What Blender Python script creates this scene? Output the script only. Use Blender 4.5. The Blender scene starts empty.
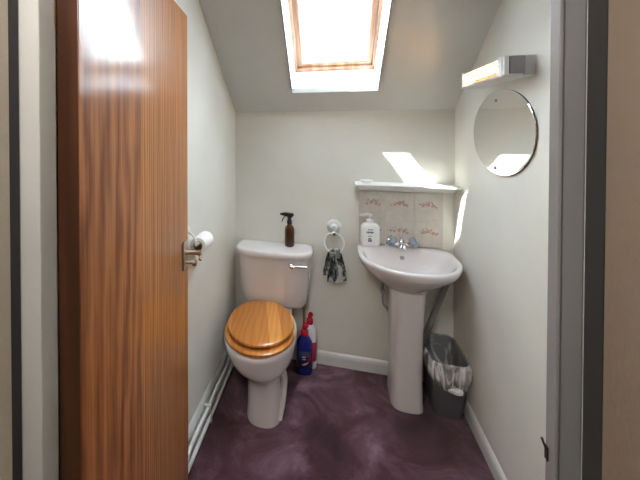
import bpy, bmesh, math, random
from mathutils import Vector, Matrix, noise
random.seed(7)
PI = math.pi
SC = bpy.context.scene
COL = SC.collection

# ---------------------------------------------------------------- materials
def mat(name, color=(.8, .8, .8), rough=.5, metal=0., coat=0., coat_rough=.05, spec=.5, trans=0., ior=1.45, emit=None, estr=0.):
    m = bpy.data.materials.new(name); m.use_nodes = True
    b = m.node_tree.nodes['Principled BSDF']
    b.inputs['Base Color'].default_value = (*color, 1)
    b.inputs['Roughness'].default_value = rough
    b.inputs['Metallic'].default_value = metal
    b.inputs['Coat Weight'].default_value = coat
    b.inputs['Coat Roughness'].default_value = coat_rough
    b.inputs['Specular IOR Level'].default_value = spec
    b.inputs['Transmission Weight'].default_value = trans
    b.inputs['IOR'].default_value = ior
    if emit:
        b.inputs['Emission Color'].default_value = (*emit, 1)
        b.inputs['Emission Strength'].default_value = estr
    return m

def nodes(m):
    nt = m.node_tree
    return nt, nt.nodes, nt.links, nt.nodes['Principled BSDF']

def coords(m, scale=(1, 1, 1), rot=(0, 0, 0), kind='Object'):
    nt, N, L, b = nodes(m)
    tc = N.new('ShaderNodeTexCoord'); mp = N.new('ShaderNodeMapping')
    mp.inputs['Scale'].default_value = scale; mp.inputs['Rotation'].default_value = rot
    L.new(tc.outputs[kind], mp.inputs['Vector'])
    return mp.outputs['Vector']

def noise_node(m, vec, scale, detail=3, rough=.5, dist=0.):
    nt, N, L, b = nodes(m)
    n = N.new('ShaderNodeTexNoise')
    n.inputs['Scale'].default_value = scale; n.inputs['Detail'].default_value = detail
    n.inputs['Roughness'].default_value = rough; n.inputs['Distortion'].default_value = dist
    L.new(vec, n.inputs['Vector'])
    return n.outputs['Fac']

def ramp(m, fac, stops):
    nt, N, L, b = nodes(m)
    r = N.new('ShaderNodeValToRGB')
    el = r.color_ramp.elements
    while len(el) < len(stops): el.new(.5)
    for e, (p, c) in zip(el, stops):
        e.position = p; e.color = (*c, 1)
    L.new(fac, r.inputs['Fac'])
    return r.outputs['Color']

def mixc(m, a, b_, fac, mode='MIX'):
    nt, N, L, b = nodes(m)
    x = N.new('ShaderNodeMix'); x.data_type = 'RGBA'; x.blend_type = mode
    for s, v in ((0, fac), (6, a), (7, b_)):
        if isinstance(v, (int, float)): x.inputs[s].default_value = v
        elif isinstance(v, tuple): x.inputs[s].default_value = (*v, 1)
        else: L.new(v, x.inputs[s])
    return x.outputs[2]

def setc(m, col):
    nt, N, L, b = nodes(m); L.new(col, b.inputs['Base Color'])

def bump(m, fac, strength=.2, dist=.002):
    nt, N, L, b = nodes(m)
    bp = N.new('ShaderNodeBump'); bp.inputs['Strength'].default_value = strength; bp.inputs['Distance'].default_value = dist
    L.new(fac, bp.inputs['Height']); L.new(bp.outputs['Normal'], b.inputs['Normal'])

def wall_mat(name, c, var=.04, bs=.15):
    m = mat(name, c, .55, spec=.35)
    v = coords(m)
    f = noise_node(m, v, 3, 4)
    setc(m, ramp(m, f, [(.3, tuple(x * (1 - var) for x in c)), (.7, tuple(min(1, x * (1 + var)) for x in c))]))
    bump(m, noise_node(m, v, 90, 4), bs, .0015)
    return m

M = {}
M['wall'] = wall_mat('cream_wall_paint', (.75, .745, .688))
M['ceil'] = wall_mat('ceiling_paint', (.62, .63, .61))
M['hall'] = wall_mat('hallway_wall_paint', (.50, .45, .37), .06, .8)
M['hallr'] = wall_mat('brown_textured_hall_wall', (.235, .19, .15), .08, 1.)  # browner and darker than the left hallway wall
M['jamb_shaded'] = wall_mat('shade_tinted_frame_wood', (.24, .243, .255), .06, .3)  # frame wood greyed to put the latch side's shade into the colour
M['gloss'] = mat('white_gloss_paint', (.72, .73, .72), .3)
M['shelfpaint'] = mat('white_satin_paint', (.80, .81, .80), .6, spec=.3)
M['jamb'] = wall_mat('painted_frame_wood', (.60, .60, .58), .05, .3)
M['jamb'].node_tree.nodes['Principled BSDF'].inputs['Roughness'].default_value = .3
M['shaft'] = mat('window_lining_white', (.80, .82, .85), .5)
M['darktrim'] = mat('dark_grey_strip', (.04, .04, .042), .6)  # dark grey colour for the strips beside the door frame
M['ceramic'] = mat('white_ceramic', (.70, .665, .67), .12, coat=.4, coat_rough=.03)
M['chrome'] = mat('chrome', (.82, .83, .85), .1, 1.)
M['nickel'] = mat('brushed_nickel', (.55, .48, .38), .28, 1.)
M['brass'] = mat('tarnished_brass', (.45, .34, .18), .35, 1.)
M['plastic'] = mat('white_plastic', (.80, .80, .79), .3)
M['enamel'] = mat('heater_enamel', (.74, .74, .72), .35)
M['greycap'] = mat('grey_plastic', (.27, .26, .28), .4)
M['greybin'] = mat('dark_grey_plastic', (.16, .165, .19), .45)
M['greypipe'] = mat('grey_waste_pipe', (.30, .30, .28), .5)
M['black'] = mat('black_plastic', (.012, .012, .014), .35)
M['mirror'] = mat('mirror_silver', (.93, .94, .94), .01, 1.)
M['mirredge'] = mat('mirror_edge', (.08, .09, .09), .2)
M['paper'] = mat('toilet_paper', (.88, .88, .87), .9)
M['card'] = mat('cardboard_tube', (.35, .26, .19), .9)
M['amber'] = mat('amber_glass', (.055, .016, .003), .06, coat=.6)
M['blue'] = mat('blue_plastic', (.012, .02, .22), .25, coat=.3)
M['bluelabel'] = mat('dark_blue_label', (.006, .012, .075), .35)
M['red'] = mat('red_plastic', (.62, .01, .03), .25, coat=.3)
M['pink'] = mat('red_pink_label', (.50, .03, .08), .4)
M['clearwhite'] = mat('milky_plastic', (.78, .77, .80), .3)
M['soapblue'] = mat('dark_violet_print', (.07, .06, .16), .5)
M['hot'] = mat('glowing_lamp_tube', (1, .8, .6), .4, emit=(1., .62, .33), estr=16)
M['reflector'] = mat('heater_reflector', (.10, .052, .028), .45, .2)
M['petal'] = mat('pink_petal_print', (.60, .30, .25), .25)
M['leaf'] = mat('grey_leaf_print', (.30, .30, .27), .25)
M['grout'] = mat('grout', (.80, .79, .75), .8)
M['tile'] = mat('beige_glazed_tile', (.60, .54, .50), .15, coat=.4)
_v = coords(M['tile'], (1, 1, 1)); setc(M['tile'], ramp(M['tile'], noise_node(M['tile'], _v, 22, 5, .6), [(.3, (.60, .565, .52)), (.7, (.70, .665, .62))]))

# carpet
m = M['carpet'] = mat('plum_carpet', (.12, .05, .07), 1., spec=.05)
v = coords(m)
f1 = noise_node(m, v, 3.6, 5, .62, .9)
f2 = noise_node(m, v, 260, 2, .6)
c1 = ramp(m, f1, [(.30, (.040, .012, .020)), (.46, (.078, .027, .043)), (.57, (.15, .070, .100)), (.70, (.31, .175, .24))])
c2 = ramp(m, f2, [(.25, (.45, .45, .45)), (.75, (1.45, 1.45, 1.45))])
setc(m, mixc(m, c1, c2, 1., 'MULTIPLY'))
bump(m, f2, .8, .006)
m.node_tree.nodes['Principled BSDF'].inputs['Sheen Weight'].default_value = .25

def wood(name, cols, scale, axis_scale, rough, coat, distort=1.2, fine=60, coat_rough=.08):
    m = mat(name, cols[1], rough, coat=coat, coat_rough=coat_rough)
    v = coords(m, axis_scale)
    nt, N, L, b = nodes(m)
    f = noise_node(m, v, scale, 5, .55, distort)
    w = N.new('ShaderNodeTexWave'); w.wave_type = 'BANDS'; w.bands_direction = 'DIAGONAL'
    w.inputs['Scale'].default_value = scale * .9; w.inputs['Distortion'].default_value = 5; w.inputs['Detail'].default_value = 3
    w.inputs['Detail Scale'].default_value = 1.2
    L.new(v, w.inputs['Vector'])
    mx = mixc(m, f, w.outputs['Fac'], .38)
    c = ramp(m, mx, [(.22, cols[0]), (.5, cols[1]), (.78, cols[2])])
    g = noise_node(m, coords(m, tuple(a * (1 if a > .5 else .35) for a in axis_scale)), fine, 3, .7)
    c = mixc(m, c, ramp(m, g, [(.35, (.72, .68, .64)), (.6, (1.05, 1.05, 1.05))]), .8, 'MULTIPLY')
    setc(m, c)
    bump(m, g, .12, .0006)
    return m
M['pine'] = wood('pine_window_wood', [(.27, .12, .055), (.38, .20, .11), (.50, .31, .19)], 9, (1, .08, .08), .4, .2)
M['edgewood'] = wood('dark_lipping_wood', [(.045, .013, .003), (.07, .020, .005), (.09, .028, .007)], 14, (1, 1, .05), .35, .3)
M['seatwood'] = None

# sapele door: cathedral grain on the hinge half, straight ribbon grain on the latch half
m = M['doorwood'] = mat('varnished_sapele', (.4, .15, .05), .36, coat=.55, coat_rough=.12, spec=.35)
M['doorwood'].node_tree.nodes['Principled BSDF'].inputs['Coat IOR'].default_value = 1.42
nt, N, L, b = nodes(m)
def wv(scale, dist, dscale, asc):
    v = coords(m, asc)
    w = N.new('ShaderNodeTexWave'); w.wave_type = 'BANDS'; w.bands_direction = 'Y'
    w.inputs['Scale'].default_value = scale; w.inputs['Distortion'].default_value = dist
    w.inputs['Detail'].default_value = 3; w.inputs['Detail Scale'].default_value = dscale; w.inputs['Detail Roughness'].default_value = .6
    L.new(v, w.inputs['Vector']); return w.outputs['Fac']
wA = wv(5.2, 14, .9, (1, 1, .20))
nA = noise_node(m, coords(m, (1, 1, .055)), 34, 5, .62, .5)
nB = noise_node(m, coords(m, (1, 1, .010)), 62, 5, .65, .15)
wB = wv(21, 4, .8, (1, 1, .03))
big = noise_node(m, coords(m, (1, 1, .12)), 5, 2, .5)
fn = noise_node(m, coords(m, (1, 1, .02)), 110, 4, .7)
fA = mixc(m, wA, nA, .62); fB = mixc(m, wB, nB, .70)
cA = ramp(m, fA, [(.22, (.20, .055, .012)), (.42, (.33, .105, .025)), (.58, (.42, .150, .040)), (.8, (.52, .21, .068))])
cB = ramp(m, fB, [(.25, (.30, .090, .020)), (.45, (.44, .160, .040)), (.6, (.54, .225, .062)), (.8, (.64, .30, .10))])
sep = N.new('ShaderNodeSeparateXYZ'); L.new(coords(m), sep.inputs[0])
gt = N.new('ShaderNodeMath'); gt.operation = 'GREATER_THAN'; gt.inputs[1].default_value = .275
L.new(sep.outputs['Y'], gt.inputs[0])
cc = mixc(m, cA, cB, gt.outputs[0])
cc = mixc(m, cc, ramp(m, fn, [(.36, (.60, .50, .44)), (.52, (1.0, 1.0, 1.0)), (.7, (1.15, 1.12, 1.08))]), .85, 'MULTIPLY')
cc = mixc(m, cc, ramp(m, big, [(.3, (.84, .80, .78)), (.7, (1.10, 1.10, 1.10))]), .9, 'MULTIPLY')
setc(m, cc); bump(m, fn, .08, .0005)

# toilet seat: golden planks joined side by side
m = M['seatwood'] = mat('golden_oak_staves', (.6, .28, .06), .28, coat=.7, coat_rough=.08)
nt, N, L, b = nodes(m)
vs = coords(m, rot=(0, 0, math.radians(-14)))
sp = N.new('ShaderNodeSeparateXYZ'); L.new(vs, sp.inputs[0])
mu = N.new('ShaderNodeMath'); mu.operation = 'MULTIPLY'; mu.inputs[1].default_value = 15.; L.new(sp.outputs['X'], mu.inputs[0])
fl = N.new('ShaderNodeMath'); fl.operation = 'FLOOR'; L.new(mu.outputs[0], fl.inputs[0])
wn = N.new('ShaderNodeTexWhiteNoise'); wn.noise_dimensions = '1D'; L.new(fl.outputs[0], wn.inputs['W'])
stave = ramp(m, wn.outputs['Value'], [(0, (.50, .18, .032)), (.5, (.74, .31, .065)), (1, (.92, .50, .18))])
w2 = N.new('ShaderNodeTexWave'); w2.bands_direction = 'X'; w2.inputs['Scale'].default_value = 11
w2.inputs['Distortion'].default_value = 6; w2.inputs['Detail'].default_value = 2; w2.inputs['Detail Scale'].default_value = .9
L.new(coords(m, (1, .3, .3), (0, 0, math.radians(-14))), w2.inputs['Vector'])
gr = ramp(m, w2.outputs['Fac'], [(0, (.88, .80, .70)), (.5, (1, 1, 1)), (1, (1.06, 1.06, 1.03))])
setc(m, mixc(m, stave, gr, .7, 'MULTIPLY'))

# patterned cloth
m = M['cloth'] = mat('black_and_white_cloth', (.3, .3, .3), .9)
v = coords(m, (1, 1, .6))
setc(m, ramp(m, noise_node(m, v, 24, 3, .7, .8), [(.40, (.012, .014, .016)), (.48, (.12, .14, .14)), (.58, (.50, .54, .54))]))

# bin liner film
def film(name, lo, hi, p0, p1, scale, asc):
    m = bpy.data.materials.new(name); m.use_nodes = True
    nt = m.node_tree; N = nt.nodes; L = nt.links; b = N['Principled BSDF']
    b.inputs['Base Color'].default_value = (.86, .88, .9, 1); b.inputs['Roughness'].default_value = .25
    tr = N.new('ShaderNodeBsdfTransparent'); mx = N.new('ShaderNodeMixShader')
    f = noise_node(m, coords(m, asc), scale, 5, .6, 1.2)
    c = ramp(m, f, [(p0, (lo,) * 3), (p1, (hi,) * 3)])
    L.new(c, mx.inputs['Fac']); L.new(tr.outputs[0], mx.inputs[1]); L.new(b.outputs[0], mx.inputs[2])
    L.new(mx.outputs[0], N['Material Output'].inputs['Surface'])
    return m
M['film'] = film('translucent_liner_film', .22, .95, .40, .62, 26, (1, 1, .28))
M['filmin'] = film('thin_liner_film', .06, .80, .46, .74, 13, (1, 1, .5))

# window pane: thin clear glass
def pane_mat(name, tint, gl):
    m = bpy.data.materials.new(name); m.use_nodes = True
    nt = m.node_tree; N = nt.nodes; L = nt.links; N.remove(N['Principled BSDF'])
    tr = N.new('ShaderNodeBsdfTransparent'); tr.inputs[0].default_value = (*tint, 1)
    g = N.new('ShaderNodeBsdfGlossy'); g.inputs['Roughness'].default_value = .02
    x = N.new('ShaderNodeMixShader'); x.inputs[0].default_value = gl
    L.new(tr.outputs[0], x.inputs[1]); L.new(g.outputs[0], x.inputs[2]); L.new(x.outputs[0], N['Material Output'].inputs['Surface'])
    return m
M['pane'] = pane_mat('window_glass', (.97, .98, .98), .05)
M['crystal'] = mat('clear_acrylic', (.45, .50, .58), .08, trans=.6, ior=1.49)

# ---------------------------------------------------------------- mesh helpers
def obj(name, bm, m, parent=None, smooth=True, mats=None, angle=40):
    me = bpy.data.meshes.new(name)
    bmesh.ops.recalc_face_normals(bm, faces=bm.faces)
    if smooth:
        for f in bm.faces: f.smooth = True
        ca = math.radians(angle)
        for e in bm.edges:
            if len(e.link_faces) == 2 and e.calc_face_angle(0) > ca: e.smooth = False
    bm.to_mesh(me); bm.free()
    for q in (mats or [m]): me.materials.append(q)
    o = bpy.data.objects.new(name, me); COL.objects.link(o)
    if parent: o.parent = parent
    return o

def thing(name, label, cat, loc=(0, 0, 0), rz=0, group=None):
    o = bpy.data.objects.new(name, None); COL.objects.link(o)
    o.location = loc; o.rotation_euler = (0, 0, rz); o.empty_display_size = .05
    o['label'] = label; o['category'] = cat
    if group: o['group'] = group
    return o
def tag(o, label, cat, group=None):
    o['label'] = label; o['category'] = cat
    if group: o['group'] = group
    return o
def struct(o, label, cat):
    o['kind'] = 'structure'; o['label'] = label; o['category'] = cat
    return o

def box(bm, a, b, bevel=0, mi=0, seg=2, mtx=None):
    lo = [min(a[i], b[i]) for i in range(3)]; hi = [max(a[i], b[i]) for i in range(3)]
    t = bmesh.new()
    vs = [t.verts.new((x, y, z)) for x in (lo[0], hi[0]) for y in (lo[1], hi[1]) for z in (lo[2], hi[2])]
    for f in ((0, 1, 3, 2), (4, 6, 7, 5), (0, 4, 5, 1), (2, 3, 7, 6), (0, 2, 6, 4), (1, 5, 7, 3)):
        t.faces.new([vs[i] for i in f])
    if bevel: bmesh.ops.bevel(t, geom=t.edges[:], offset=bevel, segments=seg, profile=.5, affect='EDGES')
    join(bm, t, mtx, mi)
def join(bm, t, mtx=None, mi=0):
    if mtx is not None: bmesh.ops.transform(t, matrix=mtx, verts=t.verts[:])
    for f in t.faces: f.material_index = mi
    me = bpy.data.meshes.new('tmp'); t.to_mesh(me); t.free(); bm.from_mesh(me); bpy.data.meshes.remove(me)

def prism(bm, pts, axis, a, b, mi=0):
    """extrude a 2D outline along an axis"""
    def P(p, v):
        return (v, p[0], p[1]) if axis == 0 else ((p[0], v, p[1]) if axis == 1 else (p[0], p[1], v))
    t = bmesh.new()
    A = [t.verts.new(P(p, a)) for p in pts]; B = [t.verts.new(P(p, b)) for p in pts]
    n = len(pts)
    t.faces.new(A); t.faces.new(B[::-1])
    for i in range(n): t.faces.new((A[i], A[(i + 1) % n], B[(i + 1) % n], B[i]))
    bmesh.ops.recalc_face_normals(t, faces=t.faces)
    join(bm, t, None, mi)

def loft(bm, rings, cap0=True, cap1=True, mi=0):
    t = bmesh.new()
    R = [[t.verts.new(p) for p in r] for r in rings]
    n = len(R[0])
    for r0, r1 in zip(R, R[1:]):
        for i in range(n): t.faces.new((r0[i], r0[(i + 1) % n], r1[(i + 1) % n], r1[i]))
    if cap0: t.faces.new(R[0][::-1])
    if cap1: t.faces.new(R[-1])
    join(bm, t, None, mi)

def sup(cx, cy, a, bf, bb, ef, eb, z, n=48, tilt=None):
    """ring: superellipse with separate front (-y) and back (+y) half depth and exponent"""
    r = []
    for i in range(n):
        t = 2 * PI * i / n
        c, s = math.cos(t), math.sin(t)
        e = eb if s >= 0 else ef
        x = cx + a * math.copysign(abs(c) ** (2 / e), c)
        y = cy + (bb if s >= 0 else bf) * math.copysign(abs(s) ** (2 / e), s)
        zz = z if tilt is None else tilt(x, y, z)
        r.append((x, y, zz))
    return r

def circ(c, r, n=24, ax='z', ry=None):
    ry = ry or r
    out = []
    for i in range(n):
        t = 2 * PI * i / n; u, v = r * math.cos(t), ry * math.sin(t)
        out.append({'z': (c[0] + u, c[1] + v, c[2]), 'y': (c[0] + u, c[1], c[2] + v), 'x': (c[0], c[1] + u, c[2] + v)}[ax])
    return out

def lathe(bm, prof, c=(0, 0, 0), n=28, ax='z', mi=0, ry=1., cap=True):
    rings = []
    for r, h in prof:
        p = list(c); k = {'z': 2, 'y': 1, 'x': 0}[ax]; p[k] += h
        rings.append(circ(p, max(r, 1e-4), n, ax, max(r, 1e-4) * ry))
    loft(bm, rings, cap, cap, mi)

def tube(bm, pts, r, n=12, mi=0, radii=None, closed=False):
    pts = [Vector(p) for p in pts]; rings = []
    up = Vector((0, 0, 1)); prev = None
    m_ = len(pts)
    for i, p in enumerate(pts):
        if closed: d = (pts[(i + 1) % m_] - pts[i - 1]).normalized()
        else: d = ((pts[min(i + 1, m_ - 1)] - pts[max(i - 1, 0)])).normalized()
        if prev is None:
            a = d.cross(up)
            if a.length < .05: a = d.cross(Vector((1, 0, 0)))
        else: a = prev - d * prev.dot(d)
        a.normalize(); prev = a; b2 = d.cross(a)
        rr = radii[i] if radii else r
        rings.append([tuple(p + a * rr * math.cos(2 * PI * k / n) + b2 * rr * math.sin(2 * PI * k / n)) for k in range(n)])
    if closed: rings.append(rings[0])
    loft(bm, rings, not closed, not closed, mi)
    if closed: bmesh.ops.remove_doubles(bm, verts=bm.verts, dist=1e-6)

def bez(p0, p1, p2, p3, n=14):
    p0, p1, p2, p3 = map(Vector, (p0, p1, p2, p3))
    return [tuple((1 - t) ** 3 * p0 + 3 * (1 - t) ** 2 * t * p1 + 3 * (1 - t) * t * t * p2 + t ** 3 * p3) for t in [i / n for i in range(n + 1)]]

def subsurf(o, lv=1):
    s = o.modifiers.new('s', 'SUBSURF'); s.levels = lv; s.render_levels = lv
def bevelm(o, w, seg=3):
    s = o.modifiers.new('b', 'BEVEL'); s.width = w; s.segments = seg; s.limit_method = 'ANGLE'; s.angle_limit = math.radians(35)

# ---------------------------------------------------------------- the room
XL, XR, YB, YF = -.632, .70, 2.12, .52
FLAT = 2.40
def slope(y): return 1.62 + .82 * (YB - y)
YS = YB - (FLAT - 1.62) / .82

bm = bmesh.new(); box(bm, (-.85, -1.5, -.05), (.9, 2.25, 0))
struct(obj('floor', bm, M['carpet'], smooth=False), 'mottled plum purple fitted carpet', 'floor')
bm = bmesh.new(); box(bm, (XL - .1, YB, -.05), (XR + .1, YB + .1, 1.70))
struct(obj('wall_back', bm, M['wall'], smooth=False), 'low cream wall behind toilet and basin', 'wall')
side = [(.455, -.05), (YB, -.05), (YB, 1.62), (YS, FLAT), (.455, FLAT)]
bm = bmesh.new(); prism(bm, side, 0, XL - .1, XL)
struct(obj('wall_left', bm, M['wall'], smooth=False), 'pale cream wall beside the toilet', 'wall')
bm = bmesh.new(); prism(bm, side, 0, XR, XR + .1)
struct(obj('wall_right', bm, M['wall'], smooth=False), 'pale cream wall with mirror and heater', 'wall')

# sloping ceiling with the roof window opening, and the flat part above the door
OX0, OX1, OY0, OY1 = -.232, .262, 1.99, 1.33
th = .03
def slab(bm, x0, x1, ya, yb):
    prism(bm, [(ya, slope(ya)), (yb, slope(yb)), (yb, slope(yb) + th), (ya, slope(ya) + th)], 0, x0, x1)
bm = bmesh.new()
slab(bm, XL - .1, OX0, YB + .1, YS); slab(bm, OX1, XR + .1, YB + .1, YS)
slab(bm, OX0, OX1, YB + .1, OY0); slab(bm, OX0, OX1, OY1, YS)
box(bm, (XL - .1, .40, FLAT), (XR + .1, YS, FLAT + .05))
struct(obj('ceiling', bm, M['ceil'], smooth=False), 'sloping attic ceiling with roof window opening', 'ceiling')

HO = .30
FY0, FY1 = 2.165, 1.34
def zf(y): return slope(y) + HO
t_ = .018
bm = bmesh.new()
prism(bm, [(OY0, slope(OY0) + .001), (FY0, zf(FY0)), (FY0 + .03, zf(FY0) - .01), (OY0 + .03, slope(OY0) - .0)][:4], 0, OX0 - t_, OX1 + t_)
prism(bm, [(OY1, slope(OY1)), (FY1, zf(FY1)), (FY1 - .03, zf(FY1) + .02), (OY1 - .03, slope(OY1) + .02)], 0, OX0 - t_, OX1 + t_)
sd = [(OY0, slope(OY0)), (FY0, zf(FY0)), (FY1, zf(FY1)), (OY1, slope(OY1))]
prism(bm, sd, 0, OX0 - t_, OX0); prism(bm, sd, 0, OX1, OX1 + t_)
struct(obj('trim_1', bm, M['shaft'], smooth=False), 'bright white lining of the roof window shaft', 'window reveal')

# roof window in its own slanted frame: local x across, y up the slope, z outwards
wroot = bpy.data.objects.new('window_1', None); COL.objects.link(wroot)
nrm = Vector((0, .82, 1)).normalized(); vup = Vector((0, -1, .82)).normalized()
Rm = Matrix((Vector((1, 0, 0)), vup, nrm)).transposed().to_4x4()
wroot.matrix_world = Matrix.Translation((.015, FY0, zf(FY0))) @ Rm
struct(wroot, 'pine framed roof window in the sloping ceiling', 'window')
LEN = (FY0 - FY1) / abs(vup.y)
def ring_frame(hw, y0, y1, w, wb, z0, z1, m, name, bev=.004):
    bm = bmesh.new()
    box(bm, (-hw, y0, z0), (-hw + w, y1, z1), bev); box(bm, (hw - w, y0, z0), (hw, y1, z1), bev)
    box(bm, (-hw + w - .001, y0, z0), (hw - w + .001, y0 + wb, z1), bev); box(bm, (-hw + w - .001, y1 - wb, z0), (hw - w + .001, y1, z1), bev)
    return obj(name, bm, m, wroot, smooth=False)
ring_frame(.262, -.01, LEN + .01, .030, .034, .0, .085, M['pine'], 'window_frame')
sash = ring_frame(.229, .027, LEN - .027, .030, .020, .018, .07, M['pine'], 'sash')
bead = ring_frame(.200, .046, LEN - .046, .012, .042, .026, .062, M['gloss'], 'glazing_bead', .002)
bm = bmesh.new(); box(bm, (-.19, .075, .04), (.19, LEN - .075, .044))
obj('glass', bm, M['pane'], wroot, smooth=False)
bm = bmesh.new()
for s in (-1, 1): box(bm, (s * .262, -.04, .02), (s * .30, LEN + .04, .11), .004)
box(bm, (-.30, -.06, .02), (.30, -.01, .10), .004); box(bm, (-.30, LEN + .01, .02), (.30, LEN + .08, .12), .004)
obj('flashing', bm, M['greycap'], wroot)

# skirting boards
sk = [(0, 0), (.014, 0), (.014, .055), (.010, .070), (.004, .078), (0, .08)]
bm = bmesh.new(); prism(bm, [(YB - a, z) for a, z in sk], 0, XL, XR)
struct(obj('baseboard_back', bm, M['gloss'], smooth=False), 'white gloss skirting board on the back wall', 'skirting board')
bm = bmesh.new(); prism(bm, [(XR - a, z) for a, z in sk], 1, .60, YB - .014)
struct(obj('baseboard_right', bm, M['gloss'], smooth=False), 'white gloss skirting board on the right wall', 'skirting board')
bm = bmesh.new(); prism(bm, [(XL + a * .8, z * 1.75) for a, z in sk], 1, .60, YB - .014)
struct(obj('baseboard_left', bm, M['gloss'], smooth=False), 'white gloss skirting board on the left wall behind the pipes', 'skirting board')

# door opening: front wall pieces, painted frame, dark grey strips, hallway walls
JL, JR, Y0, Y1 = -.5105, .2685, .475, .515
bm = bmesh.new()
box(bm, (XL - .1, .455, 0), (-.556, .535, FLAT)); box(bm, (.2975, .455, 0), (XR + .1, .497, FLAT)); box(bm, (-.556, .455, 2.06), (.2975, .497, FLAT))
struct(obj('wall_front', bm, M['wall'], smooth=False), 'wall around the doorway', 'wall')
bm = bmesh.new(); box(bm, (-.5555, Y0, 0), (JL, .513, 2.02), .002); 
struct(obj('trim_2', bm, M['jamb'], smooth=False), 'white painted door frame upright on the hinge side', 'door frame')
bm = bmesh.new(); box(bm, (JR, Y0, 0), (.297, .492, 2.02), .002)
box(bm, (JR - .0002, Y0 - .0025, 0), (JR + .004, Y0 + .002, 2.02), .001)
struct(obj('trim_3', bm, M['jamb_shaded'], smooth=False), 'latch side door frame upright with its shade coloured in', 'door frame')
bm = bmesh.new(); box(bm, (-.5555, Y0, 2.02), (.297, .512, 2.06), .002)
struct(obj('trim_4', bm, M['jamb'], smooth=False), 'white painted door frame head', 'door frame')
bm = bmesh.new(); box(bm, (-.585, .4555, 0), (-.5556, Y0 - .0005, 2.06))
struct(obj('trim_5', bm, M['darktrim'], smooth=False), 'dark grey strip beside the hinge side frame', 'trim')
bm = bmesh.new(); box(bm, (.297, .447, 0), (.33, Y0 - .0005, 2.06))
struct(obj('trim_6', bm, M['darktrim'], smooth=False), 'dark grey strip beside the latch side frame', 'trim')
bm = bmesh.new(); box(bm, (-.66, -1.4, 0), (-.5556, .455, FLAT))
struct(obj('wall_hallway_left', bm, M['hall'], smooth=False), 'beige hallway wall at the left edge', 'wall')
bm = bmesh.new(); box(bm, (.298, -1.4, 0), (.40, .4465, FLAT))
struct(obj('wall_hallway_right', bm, M['hallr'], smooth=False), 'brown beige textured hallway wall at the right edge', 'wall')
bm = bmesh.new(); box(bm, (-.66, -1.5, 0), (.40, -1.4, FLAT))
struct(obj('wall_hallway_end', bm, M['hall'], smooth=False), 'hallway end wall', 'wall')
bm = bmesh.new(); box(bm, (-.66, -1.5, FLAT), (.45, .40, FLAT + .05))
struct(obj('ceiling_hallway', bm, M['ceil'], smooth=False), 'hallway ceiling', 'ceiling')

# the door, swung open into the room
droot = bpy.data.objects.new('door_1', None); COL.objects.link(droot)
droot.location = (-.468, .522, 0); droot.rotation_euler = (0, 0, math.radians(8.3))
struct(droot, 'varnished reddish brown wooden door standing open', 'door')
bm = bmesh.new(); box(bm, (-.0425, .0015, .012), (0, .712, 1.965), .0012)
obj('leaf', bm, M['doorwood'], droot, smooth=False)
bm = bmesh.new(); box(bm, (-.0425, -.0008, .012), (-.001, .0014, 1.965), .0004)
obj('edge_lipping', bm, M['edgewood'], droot, smooth=False)
bm = bmesh.new()
for z in (.42, 1.70):
    box(bm, (-.0445, -.002, z), (-.0427, .03, z + .09)); lathe(bm, [(.005, 0), (.005, .09)], (-.047, -.004, z), 12)
h = obj('hinge', bm, M['nickel'], droot)
bm = bmesh.new(); box(bm, (.0002, .640, .950), (.006, .695, 1.060), .002)
box(bm, (-.0005, .7125, .985), (-.0005 - .02, .7135, 1.06))
hr = obj('handle_plate', bm, M['nickel'], droot, smooth=False)
bm = bmesh.new()
lathe(bm, [(.011, 0), (.011, .004), (.008, .006), (.008, .045), (.011, .050), (.011, .062), (.006, .065)], (.006, .668, 1.012), 16, 'x')
tube(bm, bez((.060, .668, 1.012), (.066, .672, 1.008), (.068, .668, 1.000), (.066, .655, .990)), .008, 12, radii=[.010 - .0002 * i for i in range(15)])
lathe(bm, [(.005, 0), (.006, .026), (.012, .030), (.013, .040), (.009, .046)], (.006, .664, .974), 14, 'x')
obj('handle', bm, M['nickel'], hr)

# strike plate catch on the latch-side frame
bm = bmesh.new(); box(bm, (.2668, .484, 1.080), (.2683, .4905, 1.098), .0004)
tube(bm, bez((.267, .487, 1.094), (.266, .488, 1.098), (.265, .489, 1.100), (.264, .490, 1.105), 8), .0014, 8)
tag(obj('door_catch', bm, M['black']), 'small black metal catch on the latch side door frame', 'door catch')

# ---------------------------------------------------------------- heating pipes and clips, left wall
for nm, z, x, lab in (('u', .098, -.598, 'upper of the two thin white pipes running along the left skirting'),
                      ('l', .042, -.592, 'lower of the two thin white pipes running along the left skirting')):
    bm = bmesh.new(); tube(bm, [(x, .62, z), (x, 1.2, z), (x, 2.09, z)], .0100, 14)
    tag(obj('heating_pipe', bm, M['gloss']), lab, 'pipe')
for y, lab in ((1.52, 'white pipe clip holding both thin pipes, in front of the toilet'), ):
    bm = bmesh.new()
    box(bm, (-.6205, y - .009, .028), (-.579, y + .009, .0315), .001); box(bm, (-.6205, y - .009, .1085), (-.586, y + .009, .112), .001)
    box(bm, (-.5815, y - .009, .028), (-.579, y + .009, .064), .001); box(bm, (-.5875, y - .009, .062), (-.585, y + .009, .112), .001)
    tag(obj('pipe_clip', bm, M['plastic']), lab, 'pipe clip')

# ---------------------------------------------------------------- toilet
T = thing('toilet', 'white close coupled toilet with golden wooden seat and closed lid', 'toilet', (-.349, 1.80, 0))
def W(bm):  # world -> local of toilet
    bmesh.ops.translate(bm, vec=(.34, -1.80, 0), verts=bm.verts[:]); return bm
cx = -.338
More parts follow.
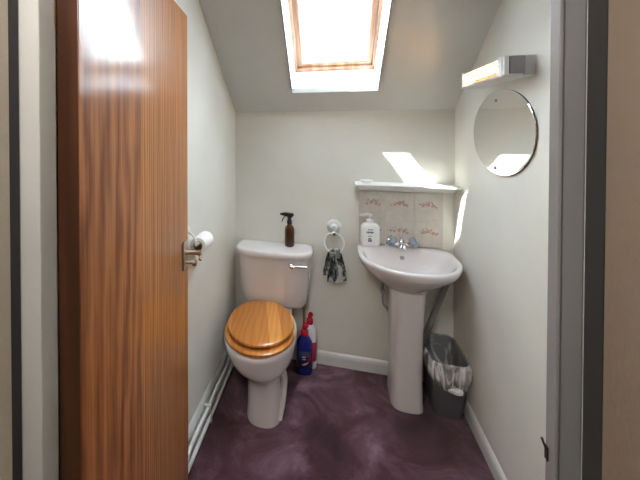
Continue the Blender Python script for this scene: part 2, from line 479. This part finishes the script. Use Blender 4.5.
# bowl and foot as one pan
bm = bmesh.new()
R = []
for (z, xc, yc, a, bf, bb, ef, eb) in [
    (.000, -.328, 1.72, .098, .142, .27, 2.6, 3.5),
    (.015, -.328, 1.72, .098, .142, .27, 2.6, 3.5),
    (.060, -.330, 1.73, .096, .142, .25, 2.5, 3.3),
    (.130, -.332, 1.74, .096, .148, .23, 2.5, 3),
    (.200, -.335, 1.75, .099, .160, .20, 2.4, 2.8),
    (.228, -.338, 1.755, .108, .180, .18, 2.2, 2.6),
    (.250, -.346, 1.755, .140, .205, .18, 2.1, 2.5),
    (.278, -.356, 1.755, .168, .226, .19, 2.05, 2.4),
    (.310, -.363, 1.755, .184, .238, .21, 2, 2.3),
    (.345, -.367, 1.755, .193, .245, .24, 2, 2.3),
    (.366, -.368, 1.755, .197, .249, .26, 2, 2.4),
    (.382, -.368, 1.755, .197, .249, .26, 2, 2.4),
    (.389, -.368, 1.755, .192, .244, .255, 2, 2.4),
    (.390, -.363, 1.755, .135, .19, .16, 2, 2.2),
    (.340, -.360, 1.755, .115, .165, .14, 2, 2.2),
    (.250, -.350, 1.76, .06, .08, .07, 2, 2)]:
    R.append(sup(xc, yc, a, bf, bb, ef, eb, z, 56))
loft(bm, R)
# rear block carrying the cistern
box(bm, (-.47, 1.90, .22), (-.22, 2.112, .388), .02, seg=3)
obj('pan', W(bm), M['ceramic'], T)
# fluted trap bulge on both flanks
for s in (-1, 1):
    bm = bmesh.new()
    x0 = -.330 + (s * .084 if s > 0 else -.058)
    for k, (o_, rr) in enumerate(((0, .018), (.027, .016), (.054, .014))):
        pts = bez((x0, 1.66 + o_, .222 - k * .004), (x0 + s * .020, 1.69 + o_, .21), (x0 + s * .022, 1.71 + o_, .10), (x0 + s * .004, 1.63 + o_, .012), 14)
        tube(bm, pts, rr, 14, radii=[rr * (.55 + .45 * math.sin(PI * min(1, max(0, .12 + .8 * i / 14)))) for i in range(15)])
    obj('trap_moulding', W(bm), M['ceramic'], T)
# cistern body
bm = bmesh.new()
R = []
for (z, a, yf, e) in [(.404, .170, 1.985, 3), (.411, .188, 1.968, 3.5), (.435, .202, 1.958, 4), (.50, .212, 1.950, 4.5), (.60, .221, 1.942, 5), (.720, .229, 1.932, 5), (.727, .228, 1.934, 5)]:
    R.append(sup(cx, 2.03, a, 2.03 - yf, .078, 3.2, 9, z, 64))
loft(bm, R)
obj('cistern', W(bm), M['ceramic'], T)
bm = bmesh.new()
R = []
for (z, k) in [(.726, -.010), (.728, -.002), (.734, .0), (.752, .0), (.760, -.004), (.764, -.012), (.765, -.03)]:
    R.append(sup(cx, 2.02, .242 + k, 2.02 - 1.905 + k, .090 + min(k, 0) * .5, 2.9, 8, z, 72))
loft(bm, R)
obj('cistern_lid', W(bm), M['ceramic'], T)
# flush lever
bm = bmesh.new()
lathe(bm, [(.010, .0), (.017, -.006), (.018, -.014), (.016, -.024), (.008, -.030)], (-.218, 1.936, .690), 18, 'y')
tube(bm, [(-.218, 1.912, .690), (-.200, 1.912, .691), (-.165, 1.914, .692), (-.128, 1.918, .692)], .007, 10, radii=[.009, .008, .0075, .007])
obj('flush_lever', W(bm), M['chrome'], T)
# seat ring + lid (rotated a little)
def seat_ring(z, k, n=72, c=(-.369, 1.742)):
    r = []
    for i in range(n):
        t = 2 * PI * i / n; c_, s_ = math.cos(t), math.sin(t)
        a = .195 + k; f = .230 + k; b_ = .235 + k
        e = 2.0 if s_ < 0 else 2.15
        x = a * math.copysign(abs(c_) ** (2 / e), c_); y = (b_ if s_ > 0 else f) * math.copysign(abs(s_) ** (2 / e), s_)
        if s_ > 0: y = min(y, .198)
        if s_ > 0: x *= 1 - .10 * (y / .2) ** 2
        q = math.radians(5)
        r.append((c[0] + x * math.cos(q) - y * math.sin(q), c[1] + x * math.sin(q) + y * math.cos(q), z))
    return r
bm = bmesh.new()
rr = [seat_ring(.391, -.010), seat_ring(.393, -.003), seat_ring(.400, 0), seat_ring(.408, -.002), seat_ring(.4125, -.010),
      seat_ring(.4125, -.06), seat_ring(.402, -.066), seat_ring(.391, -.064), seat_ring(.391, -.010)]
loft(bm, rr, False, False); bmesh.ops.remove_doubles(bm, verts=bm.verts, dist=1e-6)
obj('seat', W(bm), M['seatwood'], T)
bm = bmesh.new()
loft(bm, [seat_ring(z_, k_, c=(-.368, 1.757)) for z_, k_ in ((.420, -.026), (.4215, -.018), (.429, -.012), (.438, -.014), (.443, -.023), (.445, -.043))])
ld = obj('lid', W(bm), M['seatwood'], T)
for s in (-1, 1):
    bm = bmesh.new()
    lathe(bm, [(.011, 0), (.013, .004), (.013, .02), (.009, .034), (.009, .042)], (-.380 + s * .062, 1.945 + s * .006, .389), 14)
    tube(bm, [(-.380 + s * .062 - .016, 1.945, .421), (-.380 + s * .062 + .016, 1.947, .421)], .008, 12)
    obj('seat_hinge', W(bm), M['brass'], T)
# inlet valve under the cistern
bm = bmesh.new()
lathe(bm, [(.007, 0), (.007, .02), (.013, .022), (.014, .045), (.009, .047), (.009, .062)], (-.155, 2.06, .352), 14)
tube(bm, [(-.155, 2.06, .36), (-.155, 2.062, .2), (-.155, 2.062, .002)], .0065, 10)
lathe(bm, [(.005, 0), (.009, -.003), (.009, -.012), (.004, -.014)], (-.155, 2.048, .385), 12, 'y')
obj('inlet_pipe', W(bm), M['brass'], T)

# ---------------------------------------------------------------- spray bottle on cistern
S = thing('spray_bottle', 'amber brown spray bottle with black trigger on the cistern lid', 'bottle', (-.253, 2.045, .7655))
bm = bmesh.new()
lathe(bm, [(.026, .0), (.030, .004), (.031, .012), (.031, .100), (.029, .115), (.020, .130), (.0135, .136), (.0125, .150)], n=28)
obj('bottle_body', bm, M['amber'], S)
bm = bmesh.new()
lathe(bm, [(.016, .140), (.0165, .142), (.0165, .160), (.013, .164), (.010, .180)], n=20)
prism(bm, [(.028, .196), (.022, .208), (-.030, .212), (-.052, .206), (-.052, .194), (-.014, .186), (-.010, .178), (.012, .178), (.020, .188)], 1, -.009, .009)
prism(bm, [(-.026, .190), (-.032, .190), (-.046, .170), (-.051, .150), (-.047, .149), (-.040, .166)], 1, -.006, .006)
box(bm, (-.060, -.006, .195), (-.050, .006, .207), .002)
sp_ = obj('spray_head', bm, M['black'], S); bevelm(sp_, .0015, 2)

# ---------------------------------------------------------------- towel ring and cloth
Rg = thing('towel_ring', 'white ring holder on a round wall rose between cistern and basin', 'towel ring', (.020, 2.12, .86))
bm = bmesh.new()
lathe(bm, [(.044, -.0005), (.044, -.006), (.038, -.014), (.022, -.019), (.019, -.036), (.013, -.042)], (0, 0, .028), 32, 'y')
obj('wall_rose', bm, M['gloss'], Rg)
bm = bmesh.new(); lathe(bm, [(.012, -.030), (.016, -.038), (.016, -.048), (.008, -.055)], (0, 0, -.005), 20, 'y')
obj('ring_mount', bm, M['chrome'], Rg)
bm = bmesh.new()
tube(bm, [(.060 * math.cos(2 * PI * i / 40), -.050 - .006 * (1 - math.sin(2 * PI * i / 40)), -.060 + .060 * math.sin(2 * PI * i / 40)) for i in range(40)], .0042, 10, closed=True)
obj('ring', bm, M['plastic'], Rg)
# cloth folded through the ring
def cloth_panel(bm, y0, x0, x1, z0, z1, ph, nx=26, nz=26, thick=.003):
    t = bmesh.new(); F = []; B = []
    for lay, L_ in ((0, F), (1, B)):
        for j in range(nz + 1):
            v = j / nz
            row = []
            for i in range(nx + 1):
                u = i / nx
                g = .38 + .62 * min(1, v * 1.25) ** .7
                x = (x0 + x1) / 2 + (u - .5) * (x1 - x0) * g
                y = y0 - .010 * math.sin(u * 15 + ph + v * 1.5) * (1 - .3 * v) + .004 * noise.noise(Vector((x * 30, z0 * 20 + v * 4, ph)))
                z = z1 + (z0 - z1) * v - .012 * math.sin(u * 4 + ph) * v
                row.append(t.verts.new((x, y + lay * thick, z)))
            L_.append(row)
    for j in range(nz):
        for i in range(nx):
            t.faces.new((F[j][i], F[j][i + 1], F[j + 1][i + 1], F[j + 1][i])); t.faces.new((B[j][i], B[j + 1][i], B[j + 1][i + 1], B[j][i + 1]))
    for j in range(nz):
        for i in (0, nx): t.faces.new((F[j][i], F[j + 1][i], B[j + 1][i], B[j][i]))
    for i in range(nx):
        for j in (0, nz): t.faces.new((F[j][i], F[j][i + 1], B[j][i + 1], B[j][i]))
    join(bm, t)
bm = bmesh.new()
cloth_panel(bm, 2.054, -.020, .095, .565, .752, .4)
cloth_panel(bm, 2.082, -.045, .070, .590, .752, 2.1)
tube(bm, bez((-.005, 2.066, .750), (.012, 2.064, .762), (.035, 2.064, .762), (.052, 2.066, .750)), .012, 12)
tag(obj('hand_cloth', bm, M['cloth']), 'small crumpled black and white patterned cloth hanging through the ring', 'cloth')

# ---------------------------------------------------------------- toilet roll and holder, left wall
H = thing('toilet_roll_holder', 'white wall bracket carrying the toilet roll beside the door edge', 'toilet roll holder', (XL, 1.36, 1.02))
bm = bmesh.new()
lathe(bm, [(.030, .0005), (.030, .006), (.024, .011), (.014, .013)], (0, -.02, .02), 24, 'x')
tube(bm, bez((.010, -.02, .02), (.03, -.02, .018), (.045, -.02, .0), (.048, -.018, -.034)), .006, 10)
obj('bracket', bm, M['plastic'], H)
bm = bmesh.new(); tube(bm, [(.048, -.020, -.034), (.048, .115, -.034)], .007, 12)
obj('spindle', bm, M['plastic'], H)
Q = thing('toilet_roll', 'white toilet paper roll on the wall bracket beside the door', 'toilet roll', (-.584, 1.362, .974))
bm = bmesh.new()
n = 40
loft(bm, [circ((0, 0, 0), .022, n, 'y'), circ((0, 0, 0), .037, n, 'y'), circ((0, .003, 0), .039, n, 'y'), circ((0, .097, 0), .039, n, 'y'), circ((0, .1, 0), .037, n, 'y'), circ((0, .1, 0), .022, n, 'y'), circ((0, 0, 0), .022, n, 'y')], False, False)
bmesh.ops.remove_doubles(bm, verts=bm.verts, dist=1e-6)
obj('paper', bm, M['paper'], Q)
bm = bmesh.new()
loft(bm, [circ((0, -.001, 0), .0195, n, 'y'), circ((0, -.001, 0), .0218, n, 'y'), circ((0, .101, 0), .0218, n, 'y'), circ((0, .101, 0), .0195, n, 'y'), circ((0, -.001, 0), .0195, n, 'y')], False, False)
bmesh.ops.remove_doubles(bm, verts=bm.verts, dist=1e-6)
obj('cardboard_tube', bm, M['card'], Q)

# ---------------------------------------------------------------- cleaner bottles on the floor
def cleaner(name, label, loc, rz, body, lab, cap, hgt, lean=0):
    K = thing(name, label, 'bottle', loc, rz)
    bm = bmesh.new()
    R = []
    for (z, a, b_) in [(0, .036, .024), (.005, .040, .028), (.02, .041, .029), (.10, .041, .029), (.14, .039, .028), (.175, .041, .029), (.20, .039, .027), (.222, .028, .022), (.236, .017, .016), (.252, .0135, .0135)]:
        R.append(sup(0, 0, a, b_, b_, 2.6, 2.6, z * hgt, 36))
    loft(bm, R); obj('bottle_body', bm, body, K)
    bm = bmesh.new()
    loft(bm, [sup(0, 0, .0417, .0297, .0297, 2.6, 2.6, z * hgt, 36) for z in (.045, .15)], False, False)
    lb = obj('bottle_label', bm, lab, K)
    sl = lb.modifiers.new('t', 'SOLIDIFY'); sl.thickness = .0006
    bm = bmesh.new()
    z0 = .246 * hgt
    lathe(bm, [(.018, z0 - .008), (.020, z0 - .004), (.020, z0 + .018), (.015, z0 + .026), (.011, z0 + .030)], n=20)
    tube(bm, bez((0, 0, z0 + .024), (0, 0, z0 + .040), (.003, -.004, z0 + .050), (.010, -.012, z0 + .064), 8), .012, 14, radii=[.0125, .0125, .013, .0135, .0145, .0155, .016, .0145, .010])
    obj('cap', bm, cap, K)
    return K
K = cleaner('cleaner_bottle', 'dark blue toilet cleaner bottle with red cap, nearest the toilet', (-.155, 2.008, 0), .15, M['blue'], M['bluelabel'], M['red'], .99)
K.scale = (1.16, 1.0, 1.0)
# printed marks on the blue label: red badge, white swoosh, small pale words
bm = bmesh.new()
def front(x): return -.0303 * (1 - min(1, abs(x / .0420)) ** 2.6) ** (1 / 2.6)
def mark(bm, pts, mi=0, off=.0003):
    vs = []
    for x, z in pts: vs.append(bm.verts.new((x, front(x) - off, z)))
    f = bm.faces.new(vs); f.material_index = mi
for i in range(9):
    t0, t1 = i / 9, (i + 1) / 9
    f = lambda t: (-.018 + .040 * t, .068 + .018 * t * t)
    w = lambda t: .005 * math.sin(PI * t) + .0008
    a, c = f(t0), f(t1)
    mark(bm, [(a[0], a[1] - w(t0)), (c[0], c[1] - w(t1)), (c[0], c[1] + w(t1)), (a[0], a[1] + w(t0))], 0)
for x, z, w_, h_ in ((-.014, .112, .003, .007), (-.009, .112, .003, .007), (-.004, .112, .003, .007), (.001, .112, .003, .007), (-.012, .100, .016, .004)):
    mark(bm, [(x, z), (x + w_, z), (x + w_, z + h_), (x, z + h_)], 0)
for k in range(3): mark(bm, [(.018 + .004 * k, .092), (.022 + .004 * k, .092), (.022 + .004 * k, .122), (.018 + .004 * k, .122)], 1)
mk = obj('printed_marks', bm, None, K, smooth=False, mats=[M['clearwhite'], M['red']])
cleaner('cleaner_bottle', 'milky cleaner bottle with red label and red cap, behind the blue one', (-.126, 2.072, 0), -.1, M['clearwhite'], M['pink'], M['red'], 1.14)

# ---------------------------------------------------------------- basin on pedestal
B = thing('pedestal_basin', 'white ceramic washbasin on a tall pedestal', 'washbasin', (.40, 1.95, 0))
def WB(bm): bmesh.ops.translate(bm, vec=(-.40, -1.95, 0), verts=bm.verts[:]); return bm
BX, BY = .412, 1.955
bm = bmesh.new()
R = []
for (z, a, bf, bb, ef, eb, dx, dy) in [
    (.615, .070, .085, .120, 2.4, 3, -.018, .00),
    (.630, .086, .095, .130, 2.3, 3, -.016, .00),
    (.655, .125, .120, .140, 2.2, 3, -.012, .00),
    (.690, .178, .165, .150, 2.1, 3.5, -.006, 0),
    (.725, .222, .212, .156, 2.1, 4, 0, 0),
    (.755, .247, .245, .159, 2.1, 5, 0, 0),
    (.775, .256, .258, .160, 2.1, 6, 0, 0),
    (.790, .259, .262, .160, 2.1, 6, 0, 0),
    (.799, .257, .260, .158, 2.1, 6, 0, 0),
    (.803, .250, .253, .154, 2.1, 6, 0, 0),
    (.802, .238, .236, .120, 2.2, 3.4, 0, -.005),
    (.796, .228, .222, .108, 2.2, 3.0, 0, -.007),
    (.775, .218, .208, .100, 2.2, 2.8, 0, -.008),
    (.735, .198, .182, .092, 2.2, 2.6, 0, -.008),
    (.700, .160, .145, .082, 2.2, 2.4, 0, -.006),
    (.682, .105, .095, .065, 2.1, 2.2, 0, -.003),
    (.675, .040, .035, .030, 2, 2, 0, 0)]:
    R.append(sup(BX + dx, BY + dy, a, bf, bb, ef, eb, z, 80))
loft(bm, R)
obj('bowl', WB(bm), M['ceramic'], B, angle=60)
bm = bmesh.new()
R = []
for (z, a, bf, bb) in [(0, .083, .085, .15), (.012, .084, .086, .15), (.05, .080, .080, .15), (.15, .077, .076, .15), (.40, .079, .080, .15), (.55, .083, .090, .15), (.64, .090, .10, .15)]:
    R.append(sup(.408 - (.64 - z) * .004, 1.935, a, bf, bb, 3.2, 5, z, 48))
loft(bm, R)
obj('pedestal', WB(bm), M['ceramic'], B)
bm = bmesh.new()
lathe(bm, [(.0125, .0), (.0125, -.003), (.009, -.004)], (.405, 2.044, .752), 20, 'y')
obj('overflow_hole', WB(bm), M['greycap'], B)
bm = bmesh.new(); lathe(bm, [(.024, .674), (.024, .679), (.018, .681)], (BX, 1.955, 0), 20)
obj('drain', WB(bm), M['chrome'], B)
# monobloc tap with crystal handles
Tp = thing('basin_tap', 'chrome mixer tap with two clear faceted handles on the basin', 'tap', (.408, 2.075, .803))
bm = bmesh.new()
lathe(bm, [(.028, .0), (.028, .006), (.022, .012), (.018, .030), (.014, .045), (.009, .050)], n=24)
tube(bm, bez((0, -.005, .018), (0, -.035, .040), (0, -.075, .042), (0, -.092, .014)), .011, 14)
tube(bm, [(-.050, 0, .022), (0, 0, .018), (.050, 0, .022)], .013, 14)
for s in (-1, 1): tube(bm, [(s * .044, 0, .018), (s * .056, -.004, .034)], .010, 12)
lathe(bm, [(.004, .045), (.004, .070), (.007, .073), (.006, .080)], (0, .010, 0), 12)
obj('tap_body', bm, M['chrome'], Tp)
for s in (-1, 1):
    bm = bmesh.new()
    lathe(bm, [(.012, -.010), (.024, -.004), (.028, .008), (.026, .020), (.016, .028)], n=8)
    mt = Matrix.Translation((s * .051, -.022, .036)) @ Matrix.Scale(1.2, 4) @ Matrix.Rotation(s * 1.0, 4, 'Y') @ Matrix.Rotation(.25, 4, 'X')
    bmesh.ops.transform(bm, matrix=mt, verts=bm.verts[:])
    hd = obj('tap_handle', bm, M['crystal'], Tp, smooth=False)
    bm = bmesh.new(); lathe(bm, [(.010, .026), (.012, .029), (.009, .033)], n=16)
    bmesh.ops.transform(bm, matrix=mt, verts=bm.verts[:])
    obj('handle_cap', bm, M['chrome'], hd)
# soap dispenser
D = thing('soap_dispenser', 'white hand soap bottle with pump on the left of the basin', 'soap bottle', (.222, 2.066, .8035), .12)
D.location.x = .229
D.scale = (1.2, 1.05, 1.09)
bm = bmesh.new()
loft(bm, [sup(0, 0, a, b_, b_, 4, 4, z, 40) for z, a, b_ in [(0, .042, .022), (.004, .045, .025), (.02, .046, .026), (.09, .046, .026), (.108, .044, .025), (.120, .034, .021), (.125, .016, .015), (.130, .014, .014)]])
obj('bottle_body', bm, M['plastic'], D)
bm = bmesh.new()
lathe(bm, [(.017, .128), (.017, .143), (.012, .146), (.005, .148), (.005, .165)], n=20)
prism(bm, [(.010, .164), (.011, .174), (-.012, .178), (-.048, .171), (-.050, .163), (-.044, .163), (-.012, .165)], 1, -.008, .008)
pb = obj('pump', bm, M['clearwhite'], D); bevelm(pb, .0015, 2)
bm = bmesh.new()
def fr2(x): return -.026 * (1 - min(1, abs(x / .046)) ** 4) ** .25
def mk2(x, z, w_, h_, sk=0):
    vs = [bm.verts.new((a, fr2(a) - .0004, b_)) for a, b_ in ((x, z), (x + w_, z), (x + w_ + sk, z + h_), (x + sk, z + h_))]
    bm.faces.new(vs)
for i in range(4): mk2(-.013 + i * .006, .091, .004, .006)
for i, w_ in enumerate((.005, .006, .005, .006, .005)): mk2(-.021 + i * .007, .074, w_, .010, .001)
for i in range(3): mk2(-.012 + i * .006, .056, .004, .005)
for i in range(8):
    a = 2 * PI * i / 8; mk2(-.008 + .006 * math.cos(a), .035 + .007 * math.sin(a), .005, .007)
mk2(-.013, .028, .018, .008)
obj('printed_label', bm, M['soapblue'], D, smooth=False)
# waste pipe and valve behind
bm = bmesh.new()
tube(bm, [(.655, 2.055, .66), (.60, 2.055, .50), (.53, 2.055, .30), (.515, 2.06, .25)], .017, 16)
tag(obj('waste_pipe', bm, M['greypipe']), 'grey plastic pipe slanting down behind the basin pedestal', 'pipe')
bm = bmesh.new()
lathe(bm, [(.008, 0), (.008, .04), (.013, .042), (.013, .065), (.008, .067), (.008, .12)], (.300, 2.03, .50), 14)
lathe(bm, [(.006, 0), (.006, -.018)], (.300, 2.020, .552), 12, 'y')
tube(bm, bez((.300, 2.03, .505), (.300, 2.04, .44), (.345, 2.10, .44), (.350, 2.10, .36)) + [(.350, 2.10, .2), (.350, 2.10, .002)], .0075, 10)
tag(obj('supply_valve', bm, M['greycap']), 'small dark supply valve left of the pedestal under the basin', 'valve')

# ---------------------------------------------------------------- tiled splashback, shelf
P = thing('tile_splashback', 'six beige floral wall tiles behind the basin tap', 'tiles', (.406, 2.12, .805))
bm = bmesh.new(); box(bm, (-.236, -.006, .0), (.236, -.0005, .322))
obj('grout', bm, M['grout'], P, smooth=False)
bm = bmesh.new()
tw = .1545
for i in range(3):
    for j in range(2):
        x0 = -.236 + i * .1573; z0 = .001 + j * .161
        box(bm, (x0, -.011, z0), (x0 + tw, -.003, z0 + .159), .0015)
rnd = random.Random(3)
def disc(bm, c, rx, rz_, rot, mi, yy):
    vs = []
    for k in range(10):
        a = 2 * PI * k / 10; u, v = rx * math.cos(a), rz_ * math.sin(a)
        vs.append(bm.verts.new((c[0] + u * math.cos(rot) - v * math.sin(rot), yy, c[1] + u * math.sin(rot) + v * math.cos(rot))))
    bm.faces.new(vs).material_index = mi
for i in range(3):
    for j in range(2):
        cx_, cz_ = -.236 + i * .1573 + tw / 2, .001 + j * .161 + .088
        for fx, fz, s_ in ((-.030, -.006, .8), (-.004, .002, 1.1), (.024, -.004, 1.0), (.040, -.012, .6)):
            for k in range(5):
                a = 2 * PI * k / 5 + rnd.random()
                disc(bm, (cx_ + fx + .007 * s_ * math.cos(a), cz_ + fz + .007 * s_ * math.sin(a)), .0062 * s_, .0034 * s_, a, 1, -.01115 - .00002 * k)
            disc(bm, (cx_ + fx, cz_ + fz), .002, .002, 0, 2, -.0114)
        for k in range(17):
            a = rnd.uniform(-.2, PI + .2)
            r_ = rnd.uniform(.014, .036)
            disc(bm, (cx_ + 1.5 * r_ * math.cos(a), cz_ - .006 + r_ * .8 * math.sin(a)), .007, .002, a + rnd.uniform(-.6, .6), 2, -.01110)
obj('tile_faces', bm, None, P, smooth=False, mats=[M['tile'], M['petal'], M['leaf']])
bm = bmesh.new()
box(bm, (.140, 1.998, 1.169), (.699, 2.1195, 1.182), .006, seg=4)
box(bm, (.168, 2.092, 1.136), (.699, 2.1195, 1.1685), .003)
tag(obj('wall_shelf', bm, M['shelfpaint'], smooth=False), 'narrow white shelf above the floral tiles', 'shelf')
bm = bmesh.new()
lathe(bm, [(.020, 0), (.034, .004), (.038, .014), (.036, .015), (.030, .007), (.004, .005)], n=28)
o = tag(obj('soap_dish', bm, M['plastic']), 'tiny pale dish on the left end of the white shelf', 'dish'); o.location = (.210, 2.075, 1.1825)

# ---------------------------------------------------------------- mirror
Mi = thing('wall_mirror', 'frameless oval mirror on the right wall under the heater', 'mirror', (XR, 1.592, 1.488))
def ell(x, ry, rz_, n=72): return [(x, ry * math.cos(2 * PI * i / n), rz_ * math.sin(2 * PI * i / n)) for i in range(n)]
bm = bmesh.new(); loft(bm, [ell(-.0005, .256, .182), ell(-.006, .256, .182)])
obj('mirror_backing', bm, M['mirredge'], Mi)
bm = bmesh.new(); loft(bm, [ell(-.0062, .2555, .1815), ell(-.0075, .254, .180)])
obj('mirror_glass', bm, M['mirror'], Mi, angle=20)
for z in (.140, -.152):
    bm = bmesh.new(); lathe(bm, [(.007, -.0076), (.007, -.010), (.004, -.0115)], (0, .03, z), 14, 'x')
    obj('screw_cap', bm, M['greycap'], Mi)

# ---------------------------------------------------------------- wall heater lamp
Hh = thing('wall_heater', 'white wall strip heater with glowing orange tube above the mirror', 'heater', (XR, 1.56, 1.73))
y0, y1 = -.210, .185
prof = [(-.0005, -.033), (-.0005, .037), (-.088, .037), (-.094, .030), (-.060, .026), (-.045, .0), (-.060, -.022), (-.094, -.024), (-.090, -.032)]
bm = bmesh.new()
prism(bm, prof, 1, y0 + .050, y1 - .012)
hb = obj('housing', bm, M['enamel'], Hh, smooth=False)
bm = bmesh.new()
prism(bm, [(-.046, .0), (-.061, .0245), (-.088, .0285), (-.089, .0295), (-.0595, .0262), (-.0447, .0)], 1, y0 + .052, y1 - .013)
prism(bm, [(-.046, .0), (-.061, -.0205), (-.088, -.0225), (-.089, -.0238), (-.0595, -.0222), (-.0447, .0)], 1, y0 + .052, y1 - .013)
obj('reflector', bm, M['reflector'], Hh, smooth=False)
bm = bmesh.new(); tube(bm, [(-.072, y0 + .055, .003), (-.072, 0, .003), (-.072, y1 - .015, .003)], .0085, 14)
obj('lamp_tube', bm, M['hot'], Hh)
bm = bmesh.new()
for k in range(5):
    yy = y0 + .09 + k * .07
    tube(bm, [(-.090, yy, .030), (-.093, yy, .0), (-.090, yy, -.024)], .0012, 6)
for zz in (-.012, .016): tube(bm, [(-.0925, y0 + .055, zz), (-.0925, y1 - .015, zz)], .0012, 6)
obj('wire_guard', bm, M['chrome'], Hh)
bm = bmesh.new(); box(bm, (-.098, y1 - .0125, -.035), (-.0005, y1, .040), .004)
obj('end_cap', bm, M['enamel'], Hh, smooth=False)
bm = bmesh.new(); box(bm, (-.098, y0 + .020, -.035), (-.0005, y0 + .051, .040), .003); box(bm, (-.097, y0 + .004, -.033), (-.0805, y0 + .020, .038), .004)
obj('end_cap', bm, M['enamel'], Hh, smooth=False)
bm = bmesh.new(); box(bm, (-.080, y0 + .002, -.026), (-.034, y0 + .0198, .036), .002)
obj('end_cap', bm, M['greycap'], Hh, smooth=False)['label'] = 'grey end cap'
bm = bmesh.new(); box(bm, (-.033, y0 + .003, -.032), (-.0005, y0 + .0198, .037), .003)
obj('cable_cover', bm, mat('light_grey_plastic', (.42, .42, .42), .4), Hh)

# ---------------------------------------------------------------- waste bin with liner
Bn = thing('waste_bin', 'dark grey plastic bin lined with a clear bag between basin and right wall', 'bin', (.600, 1.965, 0))
def rr_(a, b_, z, e=7, n=96, f=None):
    p = sup(0, 0, a, b_, b_, e, e, z, n)
    return [f(i, q) for i, q in enumerate(p)] if f else p
bm = bmesh.new()
loft(bm, [rr_(.068, .095, 0), rr_(.070, .098, .004), rr_(.088, .133, .285), rr_(.091, .137, .290), rr_(.091, .137, .298), rr_(.086, .131, .299), rr_(.066, .094, .012), rr_(.03, .04, .010)])
obj('bin_body', bm, M['greybin'], Bn)
bm = bmesh.new()
n = 128; prof = []
L0 = [(.055, .080, .11, .012), (.062, .095, .17, .014), (.072, .112, .22, .012), (.080, .124, .27, .006), (.084, .129, .298, .003), (.090, .1355, .309, .004), (.0975, .1445, .300, .004),
      (.102, .151, .285, .006), (.104, .154, .265, .008), (.104, .155, .245, .009), (.102, .153, .228, .008), (.097, .146, .216, .005)]
rings = []
for k, (a, b_, z, am) in enumerate(L0):
    p = sup(0, 0, a, b_, b_, 5, 5, z, n); q = []
    for i, (x, y, zz) in enumerate(p):
        t = 2 * PI * i / n
        d = noise.noise(Vector((math.cos(t) * 3.2, math.sin(t) * 3.2, k * .22))) + .6 * noise.noise(Vector((math.cos(t) * 9, math.sin(t) * 9, k * .3 + 5)))
        gather = 1 - .18 * max(0, -math.sin(t)) ** 8 * max(0, (k - 6) / 5)
        s_ = 1 + d * am * 6 + (.05 * abs(noise.noise(Vector((math.cos(t) * 11, math.sin(t) * 11, 3 + k * .1)))) if k > 5 else 0)
        sx = (x * s_ * gather); sy = y * (1 + d * am * 2)
        dz = d * .012 * (k > 5) * (k - 5) * .35 - (.030 * max(0, -math.sin(t)) ** 4) * max(0, (k - 6) / 5)
        sx = min(sx, .0975)
        q.append((sx, min(sy, .150), zz + dz))
    rings.append(q)
loft(bm, rings, False, False)
bm.faces.ensure_lookup_table()
for i, f in enumerate(bm.faces): f.material_index = 1 if i < 5 * n else 0
lin = obj('bin_liner', bm, None, Bn, mats=[M['film'], M['filmin']], angle=180)
subsurf(lin, 1)
bm = bmesh.new()
tube(bm, [(.010 + .030 * math.cos(2 * PI * i / 24), -.158 + .004 * math.sin(4 * PI * i / 24), .188 + .010 * math.sin(2 * PI * i / 24) + .005 * noise.noise(Vector((i * .7, 0, 0)))) for i in range(24)], .0055, 8, closed=True)
tube(bm, bez((-.01, -.156, .192), (.0, -.168, .200), (.015, -.166, .180), (.032, -.158, .198)), .006, 8)
obj('liner_knot', bm, M['clearwhite'], Bn)

# ---------------------------------------------------------------- light
w = bpy.data.worlds.new('world'); SC.world = w; w.use_nodes = True
nt = w.node_tree; bg = nt.nodes['Background']; bg.inputs[0].default_value = (.80, .91, 1.0, 1); bg.inputs[1].default_value = 8.0
sd = Vector((1.485, 1.0, -2.8)).normalized()
su = bpy.data.lights.new('sun', 'SUN'); su.energy = 8; su.angle = math.radians(.6); su.color = (1, .96, .90)
so = bpy.data.objects.new('sun', su); COL.objects.link(so); so.rotation_euler = sd.to_track_quat('-Z', 'Y').to_euler(); so.location = (-1.5, 0, 5)
# unseen fill light added behind the camera to light the room from the front
HL = thing('added_hallway_fill', 'round fill light added to the hallway ceiling behind the viewer', 'fill light', (-.38, -.12, FLAT))
bm = bmesh.new(); lathe(bm, [(.13, -.001), (.13, -.02), (.12, -.025)], n=32); obj('added_fill_base', bm, M['plastic'], HL)
bm = bmesh.new(); lathe(bm, [(.118, -.026), (.118, -.045), (.09, -.065), (.03, -.075)], n=32)
obj('added_fill_diffuser', bm, mat('fill_diffuser', (1, 1, 1), .5, emit=(1, .95, .90), estr=36), HL)

# ---------------------------------------------------------------- camera
cd = bpy.data.cameras.new('camera'); cam = bpy.data.objects.new('camera', cd); COL.objects.link(cam)
cd.sensor_width = 36; cd.lens = 324 / 640 * 36; cd.clip_start = .02
cd.shift_x = (320 - 250) / 640; cd.shift_y = -(240 - 134.2) / 640
cam.location = (0, 0, 1.5); cam.rotation_euler = (math.radians(90 - .74), 0, math.radians(14.04))
SC.camera = cam
SC.view_settings.view_transform = 'Standard'; SC.view_settings.look = 'None'; SC.view_settings.gamma = 1
SC.view_settings.use_curve_mapping = False
SC.view_settings.exposure = 1.5
SC.cycles.max_bounces = 12; SC.cycles.diffuse_bounces = 8; SC.cycles.transparent_max_bounces = 16
